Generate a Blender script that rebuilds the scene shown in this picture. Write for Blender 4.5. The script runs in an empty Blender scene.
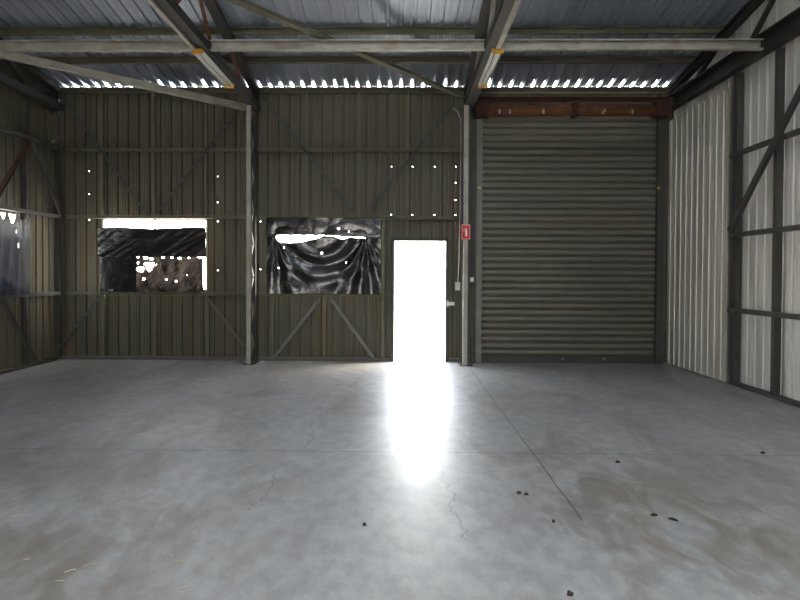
import bpy, math, random
from mathutils import Vector, Matrix, Euler, noise
R = math.radians
scene = bpy.context.scene
COL = scene.collection
random.seed(7)

# ------------------------------------------------------------------ camera, sky, sun, exposure
F = 620.0                                    # focal length in pixels of the 800 px frame
CAM = Vector((0, 0, 1.46))
cam_d = bpy.data.cameras.new('camera'); cam_d.sensor_width = 36; cam_d.lens = F * 36 / 800
cam_d.clip_start = 0.05; cam_d.clip_end = 500
cam = bpy.data.objects.new('camera', cam_d); COL.objects.link(cam)
cam.location = CAM
ROT = Matrix.Rotation(R(0.95), 3, 'Z') @ Matrix.Rotation(R(90 - 1.0), 3, 'X') @ Matrix.Rotation(R(0.25), 3, 'Z')
_v = ROT.transposed() @ Vector((0, 1, 0))      # lens shift (the photograph is slightly cropped): depth lines meet at (401, 275)
cam_d.shift_x = (400 + F * _v.x / -_v.z - 401) / 800
cam_d.shift_y = (275 - (300 - F * _v.y / -_v.z)) / 800
cam.rotation_euler = ROT.to_euler()
scene.camera = cam

world = bpy.data.worlds.new('World'); scene.world = world; world.use_nodes = True
wn = world.node_tree; bg = wn.nodes['Background']
sky = wn.nodes.new('ShaderNodeTexSky'); sky.sky_type = 'NISHITA'; sky.sun_disc = False
sky.sun_elevation = R(48); sky.sun_rotation = R(60); sky.air_density = 1.2; sky.dust_density = 3.0
mixw = wn.nodes.new('ShaderNodeMix'); mixw.data_type = 'RGBA'; mixw.inputs[0].default_value = 0.88
wn.links.new(sky.outputs[0], mixw.inputs[6]); mixw.inputs[7].default_value = (1.0, .97, .92, 1)
wn.links.new(mixw.outputs[2], bg.inputs[0]); bg.inputs[1].default_value = 16.0

sun_d = bpy.data.lights.new('sun', 'SUN'); sun_d.energy = 70; sun_d.angle = R(1.0); sun_d.color = (1, .96, .9)
sun = bpy.data.objects.new('sun', sun_d); COL.objects.link(sun)
sun.rotation_euler = Vector((0.9, -0.02, 1.0)).to_track_quat('Z', 'Y').to_euler()

def portal(name, loc, rot, w, h):
    d = bpy.data.lights.new(name, 'AREA'); d.shape = 'RECTANGLE'; d.size = w; d.size_y = h
    d.cycles.is_portal = True
    o = bpy.data.objects.new(name, d); COL.objects.link(o); o.location = loc; o.rotation_euler = rot
portal('portal_doorway', (0.32, 10.62, 1.02), (R(-90), 0, 0), 0.9, 2.05)

scene.view_settings.view_transform = 'Standard'; scene.view_settings.look = 'None'
scene.view_settings.gamma = 1; scene.view_settings.exposure = 0.0
scene.cycles.max_bounces = 10; scene.cycles.diffuse_bounces = 5; scene.cycles.glossy_bounces = 5
scene.cycles.sample_clamp_indirect = 8

# ------------------------------------------------------------------ shed dimensions (metres)
WY = 10.5            # back wall
FY = -8.5            # front wall behind the camera
XL, XR = -5.85, 4.55 # gable end walls
RIDGE = 1.0
EAVE = 4.62; SLOPE = 0.165
def roof_z(y): return EAVE + SLOPE * (WY - y) if y > RIDGE else EAVE + SLOPE * (WY - RIDGE) - SLOPE * (RIDGE - y)
def wx(px, Y=WY): return (px - 401) * Y / F
def wz(py, Y=WY): return CAM.z + (275 - py) * Y / F

# ------------------------------------------------------------------ materials
def mat(name, col, rough=.5, metal=0., col2=None, scale=3., stretch=(1,1,1), rough2=None, spec=.5, bump=0., detail=6.,
        rust=None, rust_amt=.5, rust_scale=2.):
    m = bpy.data.materials.new(name); m.use_nodes = True
    nt = m.node_tree; n = nt.nodes; L = nt.links; b = n['Principled BSDF']
    b.inputs['Base Color'].default_value = (*col, 1); b.inputs['Roughness'].default_value = rough
    b.inputs['Metallic'].default_value = metal; b.inputs['Specular IOR Level'].default_value = spec
    if col2 or bump or rough2:
        tc = n.new('ShaderNodeTexCoord'); mp = n.new('ShaderNodeMapping'); mp.inputs['Scale'].default_value = stretch
        L.new(tc.outputs['Object'], mp.inputs[0])
        ns = n.new('ShaderNodeTexNoise'); ns.inputs['Scale'].default_value = scale; ns.inputs['Detail'].default_value = detail
        ns.inputs['Roughness'].default_value = .6
        L.new(mp.outputs[0], ns.inputs[0])
        out = None
        if col2:
            r = n.new('ShaderNodeValToRGB'); r.color_ramp.elements[0].position = .32; r.color_ramp.elements[1].position = .68
            r.color_ramp.elements[0].color = (*col, 1); r.color_ramp.elements[1].color = (*col2, 1)
            L.new(ns.outputs[0], r.inputs[0]); out = r.outputs[0]
            if rust:
                n2 = n.new('ShaderNodeTexNoise'); n2.inputs['Scale'].default_value = rust_scale; n2.inputs['Detail'].default_value = 8
                L.new(mp.outputs[0], n2.inputs[0])
                r2 = n.new('ShaderNodeValToRGB'); r2.color_ramp.elements[0].position = .5; r2.color_ramp.elements[1].position = .72
                r2.color_ramp.elements[0].color = (0, 0, 0, 1); r2.color_ramp.elements[1].color = (rust_amt,) * 3 + (1,)
                L.new(n2.outputs[0], r2.inputs[0])
                mx = n.new('ShaderNodeMix'); mx.data_type = 'RGBA'
                L.new(r2.outputs[0], mx.inputs[0]); L.new(out, mx.inputs[6]); mx.inputs[7].default_value = (*rust, 1); out = mx.outputs[2]
            L.new(out, b.inputs['Base Color'])
        if rough2 is not None:
            mr = n.new('ShaderNodeMapRange'); mr.inputs[3].default_value = rough; mr.inputs[4].default_value = rough2
            mr.inputs[1].default_value = .3; mr.inputs[2].default_value = .7
            L.new(ns.outputs[0], mr.inputs[0]); L.new(mr.outputs[0], b.inputs['Roughness'])
        if bump:
            bp = n.new('ShaderNodeBump'); bp.inputs['Strength'].default_value = bump; bp.inputs['Distance'].default_value = .02
            L.new(ns.outputs[0], bp.inputs['Height']); L.new(bp.outputs[0], b.inputs['Normal'])
    return m

M = {}
M['wall'] = mat('weathered_back_sheeting', (.078,.073,.050), .5, .4, (.12,.113,.080), 1.6, (2.5,2.5,.35), .65, rust=(.16,.09,.04), rust_amt=.5)
M['wall_pale'] = mat('pale_side_sheeting', (.52,.50,.44), .40, .6, (.68,.66,.60), 1.3, (1,2,.4), .6, rust=(.42,.36,.27), rust_amt=.6, rust_scale=1.5)
M['roof'] = mat('roof_sheeting', (.28,.32,.39), .36, .75, (.44,.49,.58), 1.2, (2,.3,1), .5)
M['galv'] = mat('galvanised_steel', (.27,.262,.22), .5, .4, (.42,.41,.35), 5, (1,1,1), .65, rust=(.22,.14,.08), rust_amt=.4, rust_scale=3)
M['galv_dark'] = mat('dull_dark_steel', (.045,.045,.045), .55, .4, (.08,.078,.07), 4, (1,1,1), .7)
M['olive'] = mat('olive_aged_steel', (.10,.095,.06), .55, .3, (.16,.15,.10), 4, (1,1,1), .7)
M['black'] = mat('near_black_steel', (.022,.022,.022), .55, .3, (.04,.038,.034), 4, (1,1,1), .7)
M['steel'] = mat('mid_grey_steel', (.13,.13,.12), .5, .4, (.20,.195,.17), 5, (1,1,1), .65)
M['rust'] = mat('rusty_steel', (.09,.032,.012), .8, .1, (.17,.07,.03), 6, (1,1,1), .9)
M['darkrust'] = mat('dark_rusty_steel', (.03,.014,.010), .8, .1, (.07,.026,.016), 6, (1,1,1), .9)
M['curtain'] = mat('roller_curtain_steel', (.12,.115,.09), .5, .4, (.175,.168,.132), 1.5, (.5,1,3), .62, rust=(.17,.13,.08), rust_amt=.5, rust_scale=1.2)
M['plastic'] = mat('black_plastic_film', (.006,.006,.008), .14, 0, None, 9, (1,1,1), .3, spec=.55, bump=.15)
M['white_enamel'] = mat('white_enamel', (.75,.75,.70), .35, 0)
M['tube'] = mat('tube_glass', (.85,.85,.82), .15, 0)
M['amber'] = mat('amber_end_cap', (.75,.38,.04), .4, 0)
M['red'] = mat('red_sign_paint', (.60,.02,.015), .4, 0)
M['white'] = mat('white_paint', (.85,.85,.83), .4, 0)
M['yellow'] = mat('yellow_tag', (.65,.50,.03), .5, 0)
M['leaf'] = mat('dry_dark_leaf', (.035,.018,.012), .8, 0)
M['straw'] = mat('pale_straw', (.48,.43,.30), .8, 0)
M['ground'] = mat('outdoor_gravel', (.50,.47,.42), .9, 0, (.65,.61,.55), 3)
M['cable'] = mat('grey_conduit_plastic', (.42,.42,.40), .4, 0)

def film(name, base, trans, amt, gloss=.25):
    """thin plastic film: mostly opaque and shiny, a little daylight passes through it"""
    m = bpy.data.materials.new(name); m.use_nodes = True; nt = m.node_tree; n = nt.nodes; L = nt.links
    b = n['Principled BSDF']; b.inputs['Base Color'].default_value = (*base, 1); b.inputs['Roughness'].default_value = gloss; b.inputs['Specular IOR Level'].default_value = .25
    t = n.new('ShaderNodeBsdfTranslucent'); mx = n.new('ShaderNodeMixShader')
    tc = n.new('ShaderNodeTexCoord'); ns = n.new('ShaderNodeTexNoise'); ns.inputs['Scale'].default_value = 5; ns.inputs['Detail'].default_value = 6
    mp = n.new('ShaderNodeMapping'); mp.inputs['Scale'].default_value = (1.4, 1, .6); mp.inputs['Rotation'].default_value = (0, R(25), 0)
    L.new(tc.outputs['Object'], mp.inputs[0]); L.new(mp.outputs[0], ns.inputs[0])
    r = n.new('ShaderNodeValToRGB'); r.color_ramp.elements[0].position = .35; r.color_ramp.elements[1].position = .75
    r.color_ramp.elements[0].color = (0, 0, 0, 1); r.color_ramp.elements[1].color = (*trans, 1)
    L.new(ns.outputs[0], r.inputs[0]); L.new(r.outputs[0], t.inputs[0])
    mx.inputs[0].default_value = amt
    L.new(b.outputs[0], mx.inputs[1]); L.new(t.outputs[0], mx.inputs[2]); L.new(mx.outputs[0], n['Material Output'].inputs[0])
    bp = n.new('ShaderNodeBump'); bp.inputs['Strength'].default_value = .3; bp.inputs['Distance'].default_value = .02
    L.new(ns.outputs[0], bp.inputs['Height']); L.new(bp.outputs[0], b.inputs['Normal'])
    return m
M['film_brown'] = film('brown_worn_film', (.012,.010,.008), (.8,.62,.5), .010)
M['wall_white'] = mat('whiter_side_sheeting', (.60,.58,.53), .40, .5, (.80,.79,.75), 1.3, (1,2,.4), .6, rust=(.52,.47,.40), rust_amt=.6, rust_scale=1.5)  # side sheeting, paler than the lining sheets
M['film_blue'] = film('blue_black_film', (.006,.008,.022), (.2,.4,1), .002, .35)

def floor_material():
    m = bpy.data.materials.new('trowelled_concrete'); m.use_nodes = True; nt = m.node_tree; n = nt.nodes; L = nt.links
    b = n['Principled BSDF']; tc = n.new('ShaderNodeTexCoord')
    def nz(scale, det, st=(1,1,1), rot=0., dist=0.):
        mp = n.new('ShaderNodeMapping'); mp.inputs['Scale'].default_value = st; mp.inputs['Rotation'].default_value = (0, 0, R(rot))
        L.new(tc.outputs['Object'], mp.inputs[0])
        t = n.new('ShaderNodeTexNoise'); t.inputs['Scale'].default_value = scale; t.inputs['Detail'].default_value = det
        t.inputs['Roughness'].default_value = .62; t.inputs['Distortion'].default_value = dist
        L.new(mp.outputs[0], t.inputs[0]); return t.outputs[0]
    def ramp(src, p0, p1, c0, c1):
        r = n.new('ShaderNodeValToRGB'); r.color_ramp.elements[0].position = p0; r.color_ramp.elements[1].position = p1
        r.color_ramp.elements[0].color = (*c0, 1); r.color_ramp.elements[1].color = (*c1, 1); L.new(src, r.inputs[0]); return r.outputs[0]
    def mix(f, a, bcol, mode='MIX'):
        x = n.new('ShaderNodeMix'); x.data_type = 'RGBA'; x.blend_type = mode
        for s, v in ((0, f), (6, a), (7, bcol)):
            if isinstance(v, (int, float)): x.inputs[s].default_value = v
            elif isinstance(v, tuple): x.inputs[s].default_value = (*v, 1)
            else: L.new(v, x.inputs[s])
        return x.outputs[2]
    base = ramp(nz(.8, 8, (1, .55, 1), 25, .6), .3, .7, (.25, .258, .255), (.33, .335, .322))
    fine = ramp(nz(9, 10, (1, .6, 1), 35), .38, .62, (.82, .82, .82), (1.12, 1.12, 1.12))
    c = mix(1.0, base, fine, 'MULTIPLY')
    # dirty brown stains with a shape of their own
    st = ramp(nz(1.1, 9, (1, .45, 1), -30, 1.2), .48, .70, (0, 0, 0), (.8, .8, .8))
    c = mix(st, c, (.15, .13, .10))
    def patch(cx_, cy_, rx, ry, col, amt):
        nonlocal c
        sp = n.new('ShaderNodeSeparateXYZ'); L.new(tc.outputs['Object'], sp.inputs[0])
        def m_(op, a, b2):
            q = n.new('ShaderNodeMath'); q.operation = op
            for k_, v in ((0, a), (1, b2)):
                if isinstance(v, (int, float)): q.inputs[k_].default_value = v
                else: L.new(v, q.inputs[k_])
            return q.outputs[0]
        dx = m_('DIVIDE', m_('SUBTRACT', sp.outputs[0], cx_), rx); dy = m_('DIVIDE', m_('SUBTRACT', sp.outputs[1], cy_), ry)
        d2 = m_('ADD', m_('MULTIPLY', dx, dx), m_('MULTIPLY', dy, dy))
        v = m_('SUBTRACT', nz(3.2, 10, (1, .5, 1), 30, 1.0), m_('MULTIPLY', d2, .16))
        c = mix(ramp(v, .36, .56, (0, 0, 0), (amt,)*3), c, col)
    patch(1.62, 3.75, .75, 1.1, (.155, .135, .095), .8)
    patch(2.3, 4.6, 1.0, .9, (.18, .17, .15), .6)
    patch(-1.75, 3.2, .6, .9, (.16, .14, .11), .7)
    patch(-2.9, 4.6, 1.2, .8, (.17, .165, .155), .6)
    patch(.9, 3.9, .5, .5, (.17, .17, .175), .5)
    patch(-4.0, 8.4, 1.6, 1.4, (.17, .175, .18), .6)
    wt = ramp(nz(2.3, 9, (1, .35, 1), 60, .5), .58, .85, (0, 0, 0), (.35, .35, .35))
    c = mix(wt, c, (.36, .365, .37))
    # saw-cut joints and a hairline crack
    sx = n.new('ShaderNodeSeparateXYZ'); L.new(tc.outputs['Object'], sx.inputs[0])
    wob = nz(3.0, 4)
    def math_(op, a, b2=None):
        q = n.new('ShaderNodeMath'); q.operation = op
        for s, v in ((0, a), (1, b2)):
            if v is None: continue
            if isinstance(v, (int, float)): q.inputs[s].default_value = v
            else: L.new(v, q.inputs[s])
        return q.outputs[0]
    def line(coord, at, w, wobble, lo=None, hi=None, other=None):
        d = math_('ABSOLUTE', math_('SUBTRACT', math_('ADD', coord, math_('MULTIPLY', math_('SUBTRACT', wob, .5), wobble)), at))
        r = math_('LESS_THAN', d, w)
        if lo is not None: r = math_('MULTIPLY', r, math_('MULTIPLY', math_('GREATER_THAN', other, lo), math_('LESS_THAN', other, hi)))
        return r
    X, Y = sx.outputs[0], sx.outputs[1]
    j = line(X, 1.09, .007, .03, 3.7, 10.4, Y)
    j2 = line(Y, 5.09, .008, .01)
    cr = line(math_('ADD', X, math_('MULTIPLY', Y, .06)), .58, .005, .30, 3.4, 4.6, Y)
    cr2 = line(math_('SUBTRACT', X, math_('MULTIPLY', Y, -.05)), -.53, .004, .35, 5.2, 7.6, Y)
    cr3 = line(math_('ADD', X, math_('MULTIPLY', Y, .02)), -.83, .004, .30, 3.8, 4.8, Y)
    marks = math_('MINIMUM', math_('ADD', math_('ADD', j, math_('MULTIPLY', j2, .55)), math_('MULTIPLY', math_('ADD', math_('ADD', cr, cr2), cr3), .6)), .65)
    c = mix(marks, c, (.04, .037, .034))
    L.new(c, b.inputs['Base Color'])
    rg = n.new('ShaderNodeMapRange'); rg.inputs[1].default_value = .3; rg.inputs[2].default_value = .7
    rg.inputs[3].default_value = .42; rg.inputs[4].default_value = .56
    L.new(nz(1.6, 8, (1, .6, 1), 20), rg.inputs[0]); L.new(rg.outputs[0], b.inputs['Roughness'])
    b.inputs['Coat Weight'].default_value = .35; b.inputs['Coat Roughness'].default_value = .38
    bp = n.new('ShaderNodeBump'); bp.inputs['Strength'].default_value = .12; bp.inputs['Distance'].default_value = .01
    L.new(nz(5, 8), bp.inputs['Height']); L.new(bp.outputs[0], b.inputs['Normal'])
    return m
M['floor'] = floor_material()

# ------------------------------------------------------------------ mesh helpers
def c_section(w, h, f=.045, t=.006, flip=1):
    """closed outline of a lipped channel: w across (u), h high (v), open towards +u (flip=-1: -u)"""
    a, b = -w/2, w/2
    pts = [(a,-h/2),(b,-h/2),(b,-h/2+f*.4),(b-t,-h/2+f*.4),(b-t,-h/2+t),(a+t,-h/2+t),(a+t,h/2-t),(b-t,h/2-t),(b-t,h/2-f*.4),(b,h/2-f*.4),(b,h/2),(a,h/2)]
    return [(u*flip, v) for u, v in pts][::flip]
def l_section(w, h, t=.006, fu=1, fv=1):
    pts = [(-w/2,-h/2),(w/2,-h/2),(w/2,-h/2+t),(-w/2+t,-h/2+t),(-w/2+t,h/2),(-w/2,h/2)]
    pts = [(u*fu, v*fv) for u, v in pts]
    return pts if fu*fv > 0 else pts[::-1]
def rect(w, h): return [(-w/2,-h/2),(w/2,-h/2),(w/2,h/2),(-w/2,h/2)]

class MB:
    def __init__(s): s.v = []; s.f = []
    def box(s, x0, x1, y0, y1, z0, z1):
        i = len(s.v)
        s.v += [Vector(p) for p in ((x0,y0,z0),(x1,y0,z0),(x1,y1,z0),(x0,y1,z0),(x0,y0,z1),(x1,y0,z1),(x1,y1,z1),(x0,y1,z1))]
        s.f += [tuple(i+k for k in q) for q in ((0,3,2,1),(4,5,6,7),(0,1,5,4),(1,2,6,5),(2,3,7,6),(3,0,4,7))]
        return s
    def ext(s, prof, p, q, up=(0,0,1)):
        p, q = Vector(p), Vector(q); d = (q-p).normalized(); up = Vector(up)
        r = d.cross(up)
        if r.length < 1e-4: r = d.cross(Vector((0,1,0)))
        r.normalize(); u = r.cross(d).normalized()
        i = len(s.v); n = len(prof)
        for c in (p, q): s.v += [c + r*a + u*b for a, b in prof]
        for k in range(n): s.f.append((i+k, i+(k+1)%n, i+n+(k+1)%n, i+n+k))
        s.f.append(tuple(i+k for k in range(n))[::-1]); s.f.append(tuple(i+n+k for k in range(n)))
        return s
    def tube(s, pts, r, n=10):
        pts = [Vector(p) for p in pts]; rings = []
        for k, p in enumerate(pts):
            d = (pts[min(k+1,len(pts)-1)] - pts[max(k-1,0)]).normalized()
            a = d.cross(Vector((0,0,1)))
            if a.length < .1: a = d.cross(Vector((0,1,0)))
            a.normalize(); b = d.cross(a)
            rings.append(len(s.v))
            s.v += [p + (a*math.cos(t) + b*math.sin(t))*r for t in [2*math.pi*j/n for j in range(n)]]
        for a, b in zip(rings, rings[1:]):
            for j in range(n): s.f.append((a+j, a+(j+1)%n, b+(j+1)%n, b+j))
        s.f.append(tuple(range(rings[0], rings[0]+n))[::-1]); s.f.append(tuple(range(rings[-1], rings[-1]+n)))
        return s
    def poly(s, pts):
        i = len(s.v); s.v += [Vector(p) for p in pts]; s.f.append(tuple(range(i, i+len(pts)))); return s
    def build(s, name, m, parent=None, bevel=0, smooth=False, base=None):
        me = bpy.data.meshes.new(name)
        off = parent.matrix_basis.translation if parent else Vector(base) if base else Vector((0,0,0))
        if parent and parent.parent: off = off + parent.parent.location
        me.from_pydata([v - off for v in s.v], [], s.f); me.update()
        me.materials.append(m)
        import bmesh
        bm = bmesh.new(); bm.from_mesh(me); bmesh.ops.recalc_face_normals(bm, faces=bm.faces); bm.to_mesh(me); bm.free()
        if smooth:
            for p in me.polygons: p.use_smooth = True
        o = bpy.data.objects.new(name, me); COL.objects.link(o)
        if parent: o.parent = parent
        elif base: o.location = base
        if bevel:
            md = o.modifiers.new('edge', 'BEVEL'); md.width = bevel; md.segments = 2; md.limit_method = 'ANGLE'
        return o
def tag(o, label=None, cat=None, group=None, kind=None):
    if label: o['label'] = label
    if cat: o['category'] = cat
    if group: o['group'] = group
    if kind: o['kind'] = kind
    return o
def empty(name, loc, label, cat, group=None):
    o = bpy.data.objects.new(name, None); COL.objects.link(o); o.location = loc; o.empty_display_size = .1
    return tag(o, label, cat, group)
def structure(name, mb, m, label=None, **k):
    o = mb.build(name, m, **k); o['kind'] = 'structure'
    if label: o['label'] = label
    return o

# ------------------------------------------------------------------ corrugated sheeting
PITCH = .183
PROF = [(0,0),(.035,0),(.041,.005),(.049,.005),(.055,0),(.083,0),(.089,.005),(.097,.005),(.103,0),(.126,0),(.137,.030),(.161,.030),(.172,0)]
PROF_ROOF = [(0,0),(.030,0),(.034,.006),(.042,.006),(.046,0),(.066,0),(.070,.006),(.078,.006),(.082,0),(.110,0),(.119,.034),(.163,.034),(.172,0)]
def prof_points(u0, u1, phase=0., cuts=(), PROF=PROF):
    pts = []; k = math.floor((u0-phase)/PITCH) - 1
    while phase + k*PITCH < u1 + PITCH:
        pts += [(phase + k*PITCH + a, d) for a, d in PROF]; k += 1
    def dep(u):
        for (a, da), (b, db) in zip(pts, pts[1:]):
            if a <= u <= b: return da + (db-da)*(u-a)/max(b-a, 1e-9)
        return 0
    us = [(u, d) for u, d in pts if u0 < u < u1] + [(u, dep(u)) for u in (u0, u1, *cuts) if u0 <= u <= u1]
    us.sort(); out = [us[0]]
    for p in us[1:]:
        if p[0] - out[-1][0] > 1e-5: out.append(p)
    return out
def sheet(to3, u0, u1, z0, ztop, holes=(), phase=0., extra_z=()):
    """vertical corrugated sheet; holes are (ua, ub, za, zb) openings"""
    cuts = [c for h in holes for c in h[:2]]
    cols = prof_points(u0, u1, phase, cuts)
    zs = sorted({z0, *[min(max(c, z0), 99) for h in holes for c in h[2:]], *extra_z})
    mb = MB(); n = len(zs) + 1
    for u, d in cols:
        for z in zs: mb.v.append(Vector(to3(u, d, z)))
        mb.v.append(Vector(to3(u, d, ztop(u))))
    for i in range(len(cols)-1):
        um = (cols[i][0] + cols[i+1][0]) / 2
        for j in range(n-1):
            zm = (zs[j] + (zs[j+1] if j+1 < len(zs) else zs[j]+.02)) / 2
            if any(h[0] < um < h[1] and h[2] < zm < h[3] for h in holes): continue
            a = i*n + j; mb.f.append((a, a+n, a+n+1, a+1))
    return mb

# openings of the back wall
DOOR = (-.11, .75, 0.0, 2.03)
WIN1 = (wx(100), wx(207), 1.17, 2.40)
WIN2 = (wx(270), wx(380), 1.17, 2.40)
ROLL = (1.37, 4.21, 0.0, 4.10)
dots = [(87,172),(87,195),(87,221),(217,177),(217,203),(217,222),(217,271),(260,222),(260,270),
        (391,167),(412,167),(434,167),(455,167),(455,183),(455,200),(455,215),(434,215),(412,215),(391,215)]
hs = .0075
pin = [(wx(x)-hs, wx(x)+hs, wz(y)-hs, wz(y)+hs) for x, y in dots]
sb = sheet(lambda u, d, z: (u, WY + d, z), XL, XR, 0, lambda u: EAVE - .004, [DOOR, WIN1, WIN2, ROLL, *pin], phase=-.02)
structure('wall_back', sb, M['wall'], 'ribbed olive grey steel sheeting across the far end')

# gable end walls
LWIN = (7.6, 9.40, 1.18, 2.37)
sl = sheet(lambda u, d, z: (XL - d, u, z), FY, WY, 0, lambda u: roof_z(u) - .004, [LWIN])
structure('wall_left', sl, M['wall'], 'dark ribbed steel side wall with a plastic covered window')
sr = sheet(lambda u, d, z: (XR + d, u, z), FY, WY, 0, lambda u: roof_z(u) - .004)
structure('wall_right', sr, M['wall_white'], 'pale ribbed steel side wall behind open framing')
# inner lining of the right wall beside the roller door, up to the truss
lin = sheet(lambda u, d, z: (XR - .13 + d, u, z), 8.46, WY - .12, .02, lambda u: 4.02, phase=.05)
structure('wall_lining', lin, M['wall_pale'], 'pale ribbed lining sheets beside the roller door')
# front wall behind the camera: unseen open bay, sized to tune the light
FOPEN = [(-3.6, -1.0, 0, 2.7)]
sf = sheet(lambda u, d, z: (u, FY - d, z), XL, XR, 0, lambda u: roof_z(FY) - .004, FOPEN)
structure('wall_front', sf, M['wall'], 'steel sheeting with open bays')
for k, (a, b, c, d) in enumerate(FOPEN):
    portal('portal_bay', ((a+b)/2, FY - .1, (c+d)/2), (R(90), 0, 0), b-a, d-c)

# roof: ribs stand up, daylight gaps over the back wall; V notches in the rib ends imitate light streaks
roof = MB(); cols = prof_points(XL - .05, XR + .05, .03, (), PROF_ROOF)
def rp(u, d, y): return Vector((u, y, roof_z(y) + d))
END = WY + .035; NOT = WY - .25
rng = random.Random(3)
SKY = [(-1.3, .2), (2.9, 3.9)]; SY_A, SY_B = -1.0, 2.2   # unseen roof openings added to light the floor and right wall
for k, (a, b) in enumerate(SKY):
    portal('portal_added_opening', ((a+b)/2, (SY_A+SY_B)/2, roof_z(RIDGE)+.12), (0, 0, 0), b-a, SY_B-SY_A)
for (u, d), (u2, d2) in zip(cols, cols[1:]):
    lit = any(a < (u+u2)/2 < b for a, b in SKY); YB = SY_B if lit else RIDGE
    top = d > .02 and d2 > .02
    notch = top and rng.random() > .08
    small = (.003 < d < .01 and .003 < d2 < .01) and rng.random() < .5
    if notch or small:
        depth = rng.uniform(.13, .27) if notch else .05
        yn = WY - depth; uc = (u+u2)/2 + rng.uniform(-.004, .004)
        roof.poly([rp(u,d,YB), rp(u2,d2,YB), rp(u2,d2,yn), rp(uc,d,yn), rp(u,d,yn)])
        roof.poly([rp(u,d,yn), rp(uc,d,yn), rp(u+(.007 if top else .001),d,END), rp(u,d,END)])
        roof.poly([rp(uc,d2,yn), rp(u2,d2,yn), rp(u2,d2,END), rp(u2-(.007 if top else .001),d2,END)])
    else:
        roof.poly([rp(u,d,YB), rp(u2,d2,YB), rp(u2,d2,END), rp(u,d,END)])
    roof.poly([rp(u,d,FY-.2), rp(u2,d2,FY-.2), rp(u2,d2,SY_A if lit else RIDGE), rp(u,d,SY_A if lit else RIDGE)])
structure('ceiling', roof, M['roof'], 'bluish grey ribbed steel roof sheets')

fl = MB().box(XL-.05, XR+.1, FY-.05, WY+.05, -.12, 0)
structure('floor', fl, M['floor'], 'trowelled grey concrete floor with stains and a saw cut joint')
g = MB().box(-60, 60, -60, FY-.06, -.14, -.02).box(-60, 60, WY+.06, 80, -.14, -.02).box(-60, XL-.06, FY-.06, WY+.06, -.14, -.02).box(XR+.12, 60, FY-.06, WY+.06, -.14, -.02)
structure('ground_outside', g, M['ground'])

# ------------------------------------------------------------------ openings: frames
mb = MB()
mb.box(DOOR[0]-.05, DOOR[0], WY-.09, WY-.004, 0, DOOR[3]+.05).box(DOOR[1], DOOR[1]+.05, WY-.09, WY-.004, 0, DOOR[3]+.05)
mb.box(DOOR[0]-.05, DOOR[1]+.05, WY-.095, WY-.004, DOOR[3], DOOR[3]+.06)
structure('door_1', mb, M['galv_dark'], 'open doorway full of white daylight')
for nm, w in (('window_1', WIN1), ('window_2', WIN2)):
    mb = MB(); a, b, c, d = w; y0, y1 = WY-.02, WY+.03
    mb.box(a, a+.03, y0, y1, c, d).box(b-.03, b, y0, y1, c, d).box(a+.03, b-.03, y0, y1, c, c+.03).box(a+.03, b-.03, y0, y1, d-.025, d)
    mb.box((a+b)/2-.012, (a+b)/2+.012, y0+.01, y1-.01, c+.03, d-.025)
    structure(nm, mb, M['galv'], 'window opening behind black plastic')
mb = MB(); a, b, c, d = LWIN
mb.box(XL-.03, XL+.02, a, a+.03, c, d).box(XL-.03, XL+.02, b-.03, b, c, d).box(XL-.03, XL+.02, a+.03, b-.03, c, c+.03).box(XL-.03, XL+.02, a+.03, b-.03, d-.025, d)
structure('window_3', mb, M['galv'], 'side wall window opening behind blue black plastic')

# ------------------------------------------------------------------ back wall framing
def single(name, mb, m, label, cat, group=None, base=None, **k):
    vs = mb.v
    if base is None:
        base = ((min(v.x for v in vs)+max(v.x for v in vs))/2, (min(v.y for v in vs)+max(v.y for v in vs))/2, min(v.z for v in vs))
    return tag(mb.build(name, m, base=base, **k), label, cat, group)

SY0, SY1 = WY-.085, WY-.004      # studs lie on the sheet
GY0, GY1 = WY-.15, WY-.087       # girts in front of the studs
BY = WY-.158                     # brace plane
def wall_stud(px, z0, z1, label, w=.045):
    x = wx(px); c = MB().ext(c_section(w, .078, .05), (x, (SY0+SY1)/2, z0), (x, (SY0+SY1)/2, z1), (0,1,0))
    single('wall_stud', c, M['olive'], label, 'wall stud', 'wall studs of the back wall')
for px, nm in ((102, 'over the edge of the window nearest the corner'), (153.5, 'over the middle of the window nearest the corner'), (206, 'over the column side edge of the corner window')):
    wall_stud(px, 2.44, 4.52, 'thin upright steel stud ' + nm)
for px, nm in ((103, 'below the outer edge of the window nearest the corner'), (155, 'below the middle of the window nearest the corner'), (208, 'below the column side edge of the corner window')):
    wall_stud(px, .07, 1.10, 'short upright steel stud ' + nm)
for px, nm in ((307, 'over the torn plastic window, the one nearer the column'), (359, 'over the torn plastic window, the one nearer the doorway'), (407, 'directly above the bright doorway')):
    wall_stud(px, 2.44 if px < 400 else 2.12, 4.52, 'thin upright steel stud ' + nm)
for px, nm in ((273, 'below the column side edge of the torn plastic window'), (325, 'below the middle of the torn plastic window'), (383, 'between the torn plastic window and the doorway')):
    wall_stud(px, .07, 1.10 if px < 380 else 2.3, 'short upright steel stud ' + nm)

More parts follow.
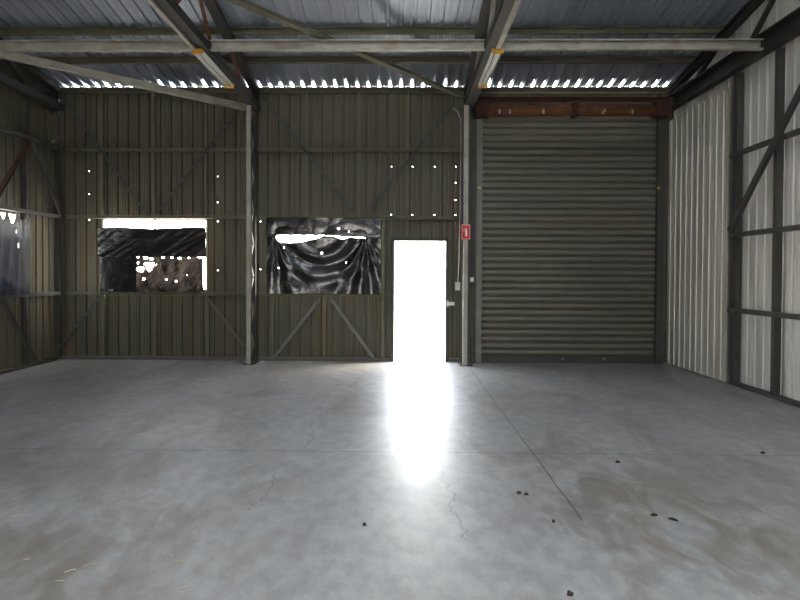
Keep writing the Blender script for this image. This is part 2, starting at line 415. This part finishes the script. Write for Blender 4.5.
CX0, CX1 = -2.50, -2.42          # column between the windows
DX0, DX1 = 1.00, 1.11            # column by the roller door
def girt(x0, x1, z, label, h=.055):
    c = MB().ext(c_section(GY1-GY0, h, .04, .005), (x0, (GY0+GY1)/2, z), (x1, (GY0+GY1)/2, z))
    single('wall_girt', c, M['olive'], label, 'girt', 'girts of the back wall')
zz = (3.54, 2.41, 1.155)
girt(XL+.2, CX0-.01, zz[0], 'upper horizontal steel girt between the corner and the laced column')
girt(CX1+.01, DX0-.01, zz[0], 'upper horizontal steel girt above the torn plastic window and doorway')
girt(XL+.2, CX0-.01, zz[1]+.01, 'horizontal steel girt along the head of the corner window')
girt(CX1+.01, DX0-.01, zz[1]+.01, 'horizontal steel girt along the head of the torn plastic window')
girt(XL+.2, CX0-.01, zz[2]-.03, 'horizontal steel girt under the sill of the corner window')
girt(CX1+.01, DOOR[0]-.06, zz[2]-.03, 'horizontal steel girt under the sill of the torn plastic window')
def brail(x0, x1, label):
    single('bottom_rail', MB().ext(c_section(.078, .06, .04, .005), (x0, (SY0+SY1)/2, .032), (x1, (SY0+SY1)/2, .032)), M['steel'], label, 'rail', 'bottom rails of the back wall')
brail(XL+.02, CX0-.01, 'steel bottom rail on the floor between the corner and the laced column')
brail(CX1+.01, DOOR[0]-.06, 'steel bottom rail on the floor between the laced column and the doorway')
brail(DOOR[1]+.06, DX0-.01, 'short steel bottom rail between the doorway and the roller door column')

def brace(p, q, label, m='olive', w=.05):
    a = Vector((wx(p[0]), BY, wz(p[1]))); b = Vector((wx(q[0]), BY, wz(q[1])))
    single('diagonal_brace', MB().ext(l_section(w, .010, .004), a, b, (0,1,0)), M[m], label, 'brace', 'diagonal braces of the back wall')
brace((63,97), (149,216), 'diagonal strut running down from the roof corner to the corner window head', 'galv_dark')
brace((240,113), (158,216), 'diagonal strut running down from the laced column to the corner window head', 'galv_dark')
brace((262,97), (354,214), 'diagonal strut running down from the laced column towards the torn plastic window', 'galv_dark')
brace((450,110), (366,214), 'diagonal strut running down from the roller door column to above the doorway', 'galv_dark')
brace((103,297), (58,353), 'diagonal strut under the corner window sloping down to the wall corner', 'galv_dark')
brace((208,297), (245,345), 'diagonal strut under the corner window sloping down to the laced column')
brace((321,299), (275,358), 'diagonal strut under the torn plastic window sloping down towards the column', 'steel')
brace((332,299), (375,358), 'diagonal strut under the torn plastic window sloping down towards the doorway', 'steel')

# eave beam on top of the back wall
single('eave_beam', MB().ext(c_section(.07, .09, .04, .005), (XL+.02, WY-.045, EAVE-.062), (XR-.02, WY-.045, EAVE-.062)), M['olive'],
       'long steel eave beam along the top of the far wall', 'beam')

# ------------------------------------------------------------------ laced columns
def laced_column(x0, x1, label, y0=9.98, y1=10.33, top=4.20):
    t = empty('laced_column', ((x0+x1)/2, (y0+y1)/2, 0), label, 'column', 'laced steel columns on the far wall')
    xm = (x0+x1)/2; w = x1-x0
    wf = min(w, .07)
    MB().ext(c_section(wf, .05, .04, .005), (x0+wf/2, y0+.025, .012), (x0+wf/2, y0+.025, top), (0,1,0)).build('front_channel', M['galv'], t)
    if w > wf: MB().box(x0+wf, x1, y0+.008, y0+.05, .012, top).build('side_angle', M['galv_dark'], t)
    MB().ext(c_section(w, .05, .04, .005), (xm, y1-.025, .012), (xm, y1-.025, top), (0,1,0)).build('rear_channel', M['galv_dark'], t)
    n = 15; dz = (top-.1)/n
    for k in range(n):
        a, b = (y0+.055, y1-.055) if k % 2 == 0 else (y1-.055, y0+.055)
        MB().ext(rect(.05, .028), (xm, a, .05+k*dz), (xm, b, .05+(k+1)*dz), (1,0,0)).build('lacing_bar', M['galv'], t)
    MB().box(x0-.05, x1+.05, y0-.04, y1+.0, 0, .012).build('base_plate', M['galv_dark'], t)
    return t
laced_column(CX0, CX1, 'laced steel column between the two plastic covered windows')
laced_column(DX0, DX1, 'laced steel column between the doorway and the roller door')

# ------------------------------------------------------------------ roof trusses
CB = 4.18                        # underside of bottom chords
def truss(x, wdt, label, chord_m, web_m, h=.14, webs=.05, first=0):
    t = empty('roof_truss', (x, WY-.2, CB), label, 'roof truss', 'roof trusses')
    z = CB + h/2
    MB().ext(c_section(wdt, h, .05, .006), (x, WY-.17, z), (x, FY+.2, z)).build('bottom_chord', chord_m, t)
    topz = lambda y: roof_z(y) - .105 - .05
    def tc(a, b, nm='top_chord'):
        MB().ext(c_section(wdt*.9, .09, .05, .006), (x, a, topz(a)), (x, b, topz(b))).build(nm, chord_m, t)
    tc(WY-.17, RIDGE); tc(RIDGE-.001, FY+.2)
    ys = [WY - .35 - .72*k for k in range(0, 25)]
    zb = CB + h
    for k, (a, b) in enumerate(zip(ys, ys[1:])):
        if b < FY + .5: break
        pa = (x, a, zb if k % 2 else topz(a)-.05); pb = (x, b, topz(b)-.05 if k % 2 else zb)
        if abs(pa[2]-pb[2]) < .05: continue
        MB().ext(l_section(webs, webs, .006), pa, pb, (1,0,0)).build('web_member', web_m, t)
    return t
truss(1.09, .16, 'roof truss above the doorway side of the roller door', M['galv_dark'], M['galv'], h=.14)
truss(-2.42, .14, 'roof truss with rusty webs over the column between the windows', M['black'], M['rust'], h=.11)
truss(XR-.13, .13, 'dark roof truss along the pale side wall', M['black'], M['black'], h=.24)
truss(XL+.12, .12, 'dark roof truss along the dark side wall', M['black'], M['black'], h=.12)
# pale galvanised strips under two chords, ending at the lamps
for x0, x1, lab in ((1.11, 1.17, 'thin pale strip under the truss beside the roller door'), (-2.515, -2.475, 'thin pale strip under the truss with rusty webs')):
    single('pale_strip', MB().box(x0, x1, 3.0, 7.45, CB-.03, CB-.002), M['galv'], lab, 'cable tray', 'pale strips under the trusses')

# ------------------------------------------------------------------ fluorescent lights
def lamp(x0, x1, label):
    t = empty('fluorescent_light', ((x0+x1)/2, 8.2, CB), label, 'light', 'fluorescent lights under the trusses')
    xm = (x0+x1)/2; w = x1-x0
    hs_ = MB().box(x0, x1, 7.5, 8.85, CB-.018, CB-.004).build('housing', M['galv_dark'], t)
    for a, b in ((x0, x0+w*.30), (x0+w*.42, x1)):
        MB().ext([(-(b-a)/2, .012), (-(b-a)*.3, 0), ((b-a)*.3, 0), ((b-a)/2, .012), ((b-a)/2, .018), (-(b-a)/2, .018)], ((a+b)/2, 7.52, CB-.036), ((a+b)/2, 8.83, CB-.036)).build('reflector', M['white_enamel'], t)
    for dx in (-w*.35, w*.21):
        MB().tube([(xm+dx, 7.52, CB-.049), (xm+dx, 8.83, CB-.049)], .012, 10).build('tube', M['tube'], t, smooth=True)
    for y in (7.47, 8.83):
        MB().box(x0-.005, x1+.005, y, y+.03, CB-.066, CB-.004).build('end_cap', M['amber'], t, bevel=.006)
lamp(1.08, 1.21, 'fluorescent batten with amber end caps under the truss beside the roller door')
lamp(-2.53, -2.40, 'fluorescent batten with amber end caps under the truss with rusty webs')

# ------------------------------------------------------------------ purlins, tie beams, horizontal bracing
def purlin(y, x0, x1, label):
    z = roof_z(y) - .053
    single('purlin', MB().ext(c_section(.06, .095, .045, .005), (x0, y, z), (x1, y, z)), M['olive'], label, 'purlin', 'purlins under the roof sheets')
for y, nm in ((9.5, 'purlin nearest the far wall'), (8.70, 'second purlin from the far wall')):
    purlin(y, XL+.02, XR-.02, 'long horizontal steel ' + nm)
TY = 7.6
def tie(x0, x1, label):
    single('tie_beam', MB().ext(c_section(.07, .125, .04, .005), (x0, TY, CB+.075), (x1, TY, CB+.075)), M['galv'], label, 'beam', 'tie beams between the trusses')
tie(XL+.19, -2.50, 'pale horizontal tie beam over the corner window bay')
tie(-2.34, 1.0, 'pale horizontal tie beam over the middle bay in front of the doorway')
tie(1.18, XR-.21, 'pale horizontal tie beam over the roller door bay')
single('roof_brace', MB().ext(l_section(.10, .09, .012), (-2.52, 10.15, CB+.0), (XL+.2, 6.95, CB-.0), (0,0,1)), M['galv'],
       'pale diagonal bracing member from the laced column across the corner bay', 'brace')
single('roof_brace', MB().ext(l_section(.10, .09, .012), (-2.33, 5.80, CB+.19), (.99, 10.1, CB+.19), (0,0,1)), M['olive'],
       'olive diagonal bracing member across the middle bay above the doorway', 'brace')

# ------------------------------------------------------------------ right wall framing
RX = XR - .05
def rstud(y, label, w=.07):
    single('side_wall_stud', MB().ext(c_section(w, .08, .05, .006), (RX, y, .05), (RX, y, 4.17), (1,0,0)), M['galv_dark'], label, 'wall stud', 'studs of the pale side wall')
rstud(8.40, 'dark upright stud at the edge of the pale lining sheets', .10)
rstud(7.50, 'dark upright stud in the pale side wall, one bay out from the lining')
rstud(6.60, 'dark upright stud in the pale side wall, two bays out from the lining')
rstud(5.70, 'dark upright stud in the pale side wall, three bays out from the lining')
for z, nm in ((1.01, 'lowest'), (2.01, 'middle'), (3.08, 'highest')):
    single('side_wall_girt', MB().ext(c_section(.05, .06, .04, .005, -1), (RX-.068, 8.44, z), (RX-.068, 3.5, z)), M['galv_dark'],
           nm + ' horizontal girt across the studs of the pale side wall', 'girt', 'girts of the pale side wall')
single('bottom_rail', MB().box(RX-.05, RX+.04, 3.5, 8.46, 0, .045), M['galv_dark'], 'dark bottom rail along the pale side wall', 'rail')
single('diagonal_brace', MB().ext(l_section(.07, .05, .008), (RX-.13, 8.33, 2.06), (RX-.13, 6.25, 4.16), (1,0,0)), M['galv_dark'],
       'dark diagonal brace rising from the middle girt of the pale side wall', 'brace')
# ------------------------------------------------------------------ left wall framing
LX = XL + .045
def lstud(y, z0, z1, label):
    single('side_wall_stud', MB().ext(c_section(.05, .075, .04, .005), (LX, y, z0), (LX, y, z1), (1,0,0)), M['galv_dark'], label, 'wall stud', 'studs of the dark side wall')
lstud(9.50, .05, 4.1, 'dark upright stud beside the blue black plastic window')
lstud(10.40, .05, 4.4, 'dark upright corner stud where the dark side wall meets the far wall')
for z, nm in ((1.13, 'under the sill of the blue black plastic window'), (2.41, 'over the head of the blue black plastic window'), (3.54, 'high on the dark side wall')):
    single('side_wall_girt', MB().ext(c_section(.05, .06, .04, .005), (LX+.065, 10.3, z), (LX+.065, 5, z)), M['galv_dark'],
           'horizontal girt ' + nm, 'girt', 'girts of the dark side wall')
single('diagonal_brace', MB().ext(l_section(.07, .03, .006), (LX+.11, 9.5, 3.48), (LX+.11, 10.3, 2.45), (1,0,0)), M['galv_dark'], 'dark diagonal brace on the dark side wall sloping down to the corner', 'brace')
single('diagonal_brace', MB().ext(l_section(.07, .03, .006), (LX+.11, 9.44, 3.50), (LX+.11, 8.6, 2.45), (1,0,0)), M['darkrust'], 'rusty diagonal brace above the blue black plastic window', 'brace')
single('diagonal_brace', MB().ext(l_section(.07, .03, .006), (LX+.11, 8.75, 1.08), (LX+.11, 9.58, .08), (1,0,0)), M['galv_dark'], 'dark diagonal brace below the blue black plastic window', 'brace')
single('bottom_rail', MB().box(LX-.035, LX+.05, 5, 10.3, 0, .045), M['galv_dark'], 'dark bottom rail along the dark side wall', 'rail')

# ------------------------------------------------------------------ roller door
t = empty('roller_door', ((ROLL[0]+ROLL[1])/2, WY-.1, 0), 'closed steel roller door with horizontal ribs', 'roller door')
c = MB(); x0, x1 = 1.34, 4.24; z0, z1 = .09, 4.20; P = .112; yb = WY-.07
pts = []; z = z0
while z < z1 - .01:
    for a, d in ((0,0),(.010,.012),(.018,.034),(.026,.034),(.036,.010),(.062,-.004),(.092,-.004),(.104,-.001)):
        if z + a < z1: pts.append((z+a, d))
    z += P
pts.append((z1, 0))
nx = 12; rows = []
for zz_, d in pts:
    rows.append(len(c.v)); c.v += [Vector((x0+(x1-x0)*k/nx, yb+d+.0015*math.sin(k*1.7+zz_*3), zz_)) for k in range(nx+1)]
for a, b in zip(rows, rows[1:]):
    for k in range(nx): c.f.append((a+k, a+k+1, b+k+1, b+k))
c.build('curtain', M['curtain'], t)
br = MB().box(x0, x1, yb-.018, yb+.03, .0, .105).build('bottom_rail', M['galv_dark'], t)
for px in (561, 602):
    MB().tube([(wx(px), yb-.04, .07), (wx(px), yb-.018, .07)], .018, 10).build('lock_bolt', M['galv'], br)
for xa, xb in ((1.25, 1.345), (4.235, 4.36)):
    gd = MB().ext(c_section(xb-xa, .10, .06, .006), ((xa+xb)/2, WY-.10, 0), ((xa+xb)/2, WY-.10, 4.14), (0,1,0)).build('guide_rail', M['steel' if xa < 2 else 'galv_dark'], t)
    xm = wx(477.5) if xa < 2 else wx(652)
    MB().box(xm-.022, xm+.022, WY-.158, WY-.152, wz(189)-.018, wz(189)+.018).build('tag', M['yellow'], gd)
ln = MB().tube([(1.38, WY-.24, 4.165), (4.2, WY-.24, 4.165)], .085, 18).build('drum', M['rust'], t, smooth=True)
for px in (495, 505, 537, 567, 593, 622):
    x = wx(px)
    MB().ext(rect(.035, .006), (x, WY-.335, 4.09), (x+(.05 if px in (567, 593) else 0), WY-.335, 4.16), (0,1,0)).build('pale_bar', M['galv'], ln)  # short pale bars across the front of the drum
for xa, xb in ((1.20, 1.42), (4.12, 4.36)):
    MB().box(xa, xb, WY-.36, WY-.16, 4.05, 4.32).build('end_bracket', M['darkrust'], t, bevel=.01)
mm = wx(568)
MB().box(mm-.05, mm+.05, WY-.345, WY-.16, 4.06, 4.30).build('centre_bracket', M['darkrust'], t, bevel=.01)
single('door_lintel', MB().ext(c_section(.06, .09, .04, .006), (1.16, WY-.12, 4.37), (XR-.15, WY-.12, 4.37)), M['darkrust'], 'dark rusty lintel beam over the roller door', 'beam')
# jamb posts beside the roller door
single('jamb_post', MB().ext(c_section(.075, .12, .05, .006), (1.19, WY-.11, 0), (1.19, WY-.11, 4.38), (0,1,0)), M['galv_dark'], 'dark jamb post between the laced column and the roller door', 'post')

# ------------------------------------------------------------------ plastic sheets over the windows
def film_sheet(u0, u1, z0, z1, n, m, depth, skip=lambda s, t: False, edge=lambda s, t: (0, 0)):
    """wrinkled film hung over a window; s, t in 0..1 from the outer top corner"""
    mb = MB()
    for j in range(m+1):
        for i in range(n+1):
            s, t = i/n, j/m; eu, ez = edge(s, t)
            mb.v.append(Vector((u0+(u1-u0)*s+eu, 10.325 + depth(s, t), z1-(z1-z0)*t+ez)))
    for j in range(m):
        for i in range(n):
            if skip((i+.5)/n, (j+.5)/m): continue
            a = j*(n+1)+i; mb.f.append((a, a+1, a+n+2, a+n+1))
    return mb
def nz(x, y, sc, seed=0): return noise.noise(Vector((x*sc, y*sc, seed*3.7)))
def ridge(x, y, sc, seed): return 1 - abs(nz(x, y, sc, seed))*2
# window 1: upper band of film below the daylight strip
u0, u1 = wx(100.5), wx(208)
mb = film_sheet(u0, u1, wz(258), wz(229.5), 120, 40,
    lambda s, t: .014*ridge(s*2+t*.9, t*.2, 4, 1)*(.3+t) + .003*nz(s, t, 12, 2),
    edge=lambda s, t: (0, (.012*math.sin(s*9)+.01*nz(s, 0, 9, 4))*(1-t)))
o = single('plastic_sheet', mb, M['plastic'], 'glossy black plastic band hung below the daylight strip of the corner window', 'plastic sheet', 'black plastic over the windows', smooth=True)
# window 1: lower black piece and worn brownish piece
mb = film_sheet(u0+.01, wx(138), wz(294.5), wz(256.5), 50, 50,
    lambda s, t: .045 + .010*nz(s*1.5, t, 2.5, 7) + .002*nz(s, t, 16, 8),
    skip=lambda s, t: .22 < s < .36 and .90 < t < .945 and not .28 < s < .30)
single('plastic_sheet', mb, M['plastic'], 'flat black plastic piece beside the worn brownish piece in the corner window', 'plastic sheet', 'black plastic over the windows', smooth=True)
holes1 = [(141.5,270.5,3.2,2.6),(147,259,2.6,1.6),(151,266,5,2.6),(150,269.5,2.4,2.6),(139,258,1.6,1.3),(152.5,260,1.6,1.3),(143,256.8,1.8,1),(139,264,1.2,1),
          (164,258.8,1.5,.9),(173,258.7,1.3,.9),(181,259.3,1.6,1.1),(190,259,1.2,.8),(201.5,257.8,3,1.2),(145,280,1.3,1.1),(167,280.5,1,.8),(177,282,1,1),(188,276,.6,.6)]
def hole1(s, t):
    x = 136.5 + (205.5-136.5)*s; y = 256 + (294.5-256)*t
    if x > 204.3 - max(0, nz(0, t, 5, 9))*1.5 and y < 288: return True
    j = 1 + .5*nz(x, y, .8, 5)
    return any(((x-a)/(c*j))**2 + ((y-b)/(d*j))**2 < 1 for a, b, c, d in holes1)
mb = film_sheet(wx(136.5), wx(205.5), wz(294.5), wz(256), 138, 96,
    lambda s, t: .05 + .03*ridge(s*1.6+t*.9, t*.3, 4, 11) + .012*nz(s*2, t, 14, 12), skip=hole1)
single('plastic_sheet', mb, M['film_brown'], 'worn brownish plastic piece full of holes in the corner window', 'plastic sheet', 'black plastic over the windows', smooth=True)
# window 2: sagging sheet with a long tear
def w2px(s, t): return 268.5 + (381-268.5)*s, 219 + (294-219)*t
def hole2(s, t):
    x, y = w2px(s, t)
    top = 236.2 + .2*math.sin(x*.5) + (1.2*(x-325)/22 if x > 325 else 0)
    th = 0
    if 278 < x < 325: th = 7.0*min(1, (x-277)/5)**.6*(min(1, (325-x)/26))**.75 + .4
    elif 325 <= x < 334: th = .5
    elif 334 <= x < 352: th = 2.6*math.sin((x-334)/18*math.pi)
    elif 352 <= x < 366: th = .45
    if top < y < top + th: return True
    for a, b, r in ((339.5,229.5,.8),(349.5,232.5,.6),(285.5,248.5,.6),(323,254,.85),(280,268.5,.45),(347,263,.4),(379.5,258.5,.6)):
        if (x-a)**2 + (y-b)**2 < r*r: return True
    return False
def dep2(s, t):
    x, y = w2px(s, t)
    # swags hanging from the two top ends of the tear
    d1 = math.hypot((x-322)/52, (y-232)/46); sw = .016*math.sin(d1*15)*math.exp(-((d1-.75)**2)*5) if y > 238 else 0
    # fans of folds below both ends
    f = 0
    for cx_, cy_ in ((277, 238), (366, 240)):
        if y > cy_:
            an = math.atan2(x-cx_, y-cy_+2); rr = math.hypot(x-cx_, y-cy_)
            f += .013*math.sin(an*15)*math.exp(-(an/.6)**2)*min(1, rr/12)
    up = .006*ridge(s*3, t*3, 2, 21) if y < 236 else 0
    return .0 - sw + f + up + .005*nz(s*2, t*1.4, 5, 22) + .001*nz(s, t, 26, 23)
mb = film_sheet(wx(268.5), wx(381), wz(294), wz(219), 225, 150, dep2, skip=hole2,
    edge=lambda s, t: (.012*nz(0, t, 6, 31)*(1 if s in (0, 1) else 0), 0))
single('plastic_sheet', mb, M['plastic'], 'sagging black plastic sheet with a long bright tear beside the doorway', 'plastic sheet', 'black plastic over the windows', smooth=True)
# side wall window
mb = MB(); n_, m_ = 90, 50
def s3(s, t):
    y = 7.5 + (9.42-7.5)*s; z = 2.34 - (2.34-1.14)*t
    return Vector((LX+.105 + .012*ridge(s*4, t*.4, 2.5, 41) + .003*nz(s, t, 14, 42), y, z))
for j in range(m_+1):
    for i in range(n_+1):
        v = s3(i/n_, j/m_)
        if j < 6: v.z -= max(0, .06+.16*nz(i/n_, 0, 16, 45))*(1-j/6)
        mb.v.append(v)
for j in range(m_):
    for i in range(n_):
        s, t = (i+.5)/n_, (j+.5)/m_
        if (s-.86)**2*3 + (t-.38)**2 < .0012 or (s-.83)**2*3 + (t-.22)**2 < .0003 or (s-.95)**2*3+(t-.8)**2 < .0003: continue
        a = j*(n_+1)+i; mb.f.append((a, a+1, a+n_+2, a+n_+1))
single('plastic_sheet', mb, M['film_blue'], 'blue black plastic sheet over the side wall window', 'plastic sheet', 'black plastic over the windows', smooth=True)

# ------------------------------------------------------------------ small things on the column and the doorway
t = empty('fire_sign', (wx(465.5, 9.95), 9.97, wz(239, 9.95)), 'small red fire extinguisher sign on the column beside the roller door', 'sign')
xa, xb, za, zb = wx(461, 9.95), wx(470.2, 9.95), wz(239.5, 9.95), wz(224, 9.95)
MB().box(xa, xb, 9.966, 9.974, za, zb).build('panel', M['red'], t, bevel=.003)
bd = MB(); e = .008
for a, b, c_, d in ((xa+e, xb-e, zb-2*e, zb-e), (xa+e, xb-e, za+e, za+2*e), (xa+e, xa+1.8*e, za+2*e, zb-2*e), (xb-1.8*e, xb-e, za+2*e, zb-2*e)):
    bd.box(a, b, 9.962, 9.966, c_, d)
bd.build('border', M['white'], t)
xm = (xa+xb)/2; zm = (za+zb)/2
sy = MB().tube([(xm+.004, 9.962, zm-.07), (xm+.004, 9.962, zm+.035)], .016, 10)
sy.tube([(xm+.004, 9.962, zm+.035), (xm+.004, 9.962, zm+.06)], .007, 8).tube([(xm+.004, 9.962, zm+.06), (xm-.03, 9.962, zm+.05), (xm-.034, 9.962, zm)], .005, 6)
sy.build('extinguisher_symbol', M['white'], t)
single('label_plate', MB().box(wx(468.2,10.3), wx(473.8,10.3), WY-.176, WY-.172, wz(281.5,10.3), wz(277,10.3)), M['white'], 'small blank white plate on the roller door jamb', 'plate', bevel=.002)
t = empty('light_switch', (wx(458, 10.3), WY-.1, wz(290, 10.3)), 'small pale switch box on the wall between doorway and column', 'switch')
sx_, sz_ = wx(458, 10.35), wz(286, 10.35)
MB().box(sx_-.04, sx_+.04, WY-.10, WY-.004, sz_-.07, sz_+.07).build('box', M['white_enamel'], t, bevel=.006)
MB().box(sx_-.012, sx_+.012, WY-.112, WY-.10, sz_-.02, sz_+.02).build('rocker', M['white'], t)
cv = [(wx(452,10.2), WY-.2, CB+.05), (wx(457,10.2), WY-.19, CB-.02), (wx(460.3,10.2), WY-.18, CB-.14), (wx(460.5,10.2), WY-.18, CB-.4), (wx(460.3,10.2), WY-.18, 2.6), (wx(459.5,10.2), WY-.17, 1.7), (sx_, WY-.12, sz_+.075)]
single('cable', MB().tube(cv, .009, 8), M['cable'], 'thin grey cable dropping from the truss to the switch beside the column', 'cable', smooth=True)
t = empty('door_latch', (wx(449), WY-.1, wz(304)), 'bright latch on the doorway edge', 'latch')
MB().box(wx(446.6), wx(454), WY-.125, WY-.10, wz(305), wz(301.5)).build('bar', M['white_enamel'], t, bevel=.004)
MB().box(wx(446.4), wx(448.5), WY-.10, WY-.092, wz(307), wz(299.5)).build('plate', M['galv'], t)

# ------------------------------------------------------------------ litter on the floor
def fl_pt(px, py):
    Y = F*CAM.z/(py-275); return (px-401)*Y/F, Y
def leaf(px, py, L, W, ang, label):
    x, y = fl_pt(px, py); mb = MB(); n = 7; rr = random.Random(int(px*7+py))
    top = []; bot = []
    for k in range(n):
        s = k/(n-1); w = W*math.sin(math.pi*min(max(s, .06), .94))*.5*(1+rr.uniform(-.2, .2))
        a = (s-.5)*L; h = .006+.008*math.sin(math.pi*s)+rr.uniform(0, .003)
        for sgn, lst in ((1, top), (-1, bot)):
            u, v = a, sgn*w
            lst.append((x+u*math.cos(ang)-v*math.sin(ang), y+u*math.sin(ang)+v*math.cos(ang), h if sgn > 0 else h*.4))
    for k in range(n-1):
        mb.poly([bot[k], bot[k+1], top[k+1], top[k]])
    bb = [(p[0], p[1], .0005) for p in bot]; tb = [(p[0], p[1], .0005) for p in top]
    for k in range(n-1): mb.poly([bb[k], tb[k], tb[k+1], bb[k+1]]); mb.poly([bb[k], bb[k+1], bot[k+1], bot[k]]); mb.poly([tb[k+1], tb[k], top[k], top[k+1]])
    single('dry_leaf', mb, M['leaf'], label, 'leaf', 'dry leaves on the concrete')
leaf(520.5, 493.5, .035, .02, .3, 'small dark leaf of a close pair, the one nearer the light streak')
leaf(527.5, 495, .032, .02, -.3, 'small dark leaf of a close pair, the one nearer the saw cut')
leaf(555, 522, .03, .018, 1.2, 'lone tiny dark leaf just short of the end of the saw cut')
leaf(572.5, 595.5, .035, .025, .4, 'dark leaf at the very bottom edge of the picture')
leaf(655, 514.5, .045, .02, .1, 'largest dark leaf, lying on the brown stained patch')
leaf(674, 519, .06, .009, -.75, 'long thin dark twig like leaf beside the largest leaf')
leaf(618.5, 461.5, .04, .02, .1, 'small dark leaf just beyond the cross joint')
leaf(762, 451, .045, .02, .1, 'dark leaf nearest the pale side wall')
leaf(365.5, 527.5, .025, .02, .6, 'tiny dark leaf beside the bright light streak')
def straw(px, py, L, ang, label):
    x, y = fl_pt(px, py); d = Vector((math.cos(ang), math.sin(ang), 0))*L/2; c = Vector((x, y, .004))
    single('straw_fragment', MB().tube([c-d, c+Vector((0,0,.003)), c+d], .0032, 6), M['straw'], label, 'straw', 'pale straw bits on the concrete')
for px, py, L, a, lab in (
    (12,522,.06,.9,'pale straw bit lying closest to the dark side wall'), (66,578,.05,.8,'pale straw bit in the middle of the brown stain'),
    (55,589,.04,.2,'pale straw bit at the lower end of the brown stain'), (83,573,.045,.9,'pale straw bit on the inner edge of the brown stain'),
    (144,534,.03,.2,'upper pale straw bit of the scattered middle ones'), (156,536,.02,.6,'tiny pale straw crumb beside the upper bit'),
    (169,561,.03,-.6,'bent pale straw bit just above the longest one'), (179,567.5,.05,.0,'longest pale straw bit, lying level'),
    (184,594,.05,.9,'pale straw bit near the bottom edge of the picture'), (21,567,.03,.5,'small pale straw bit near the picture edge')):
    straw(px, py, L, a, lab)
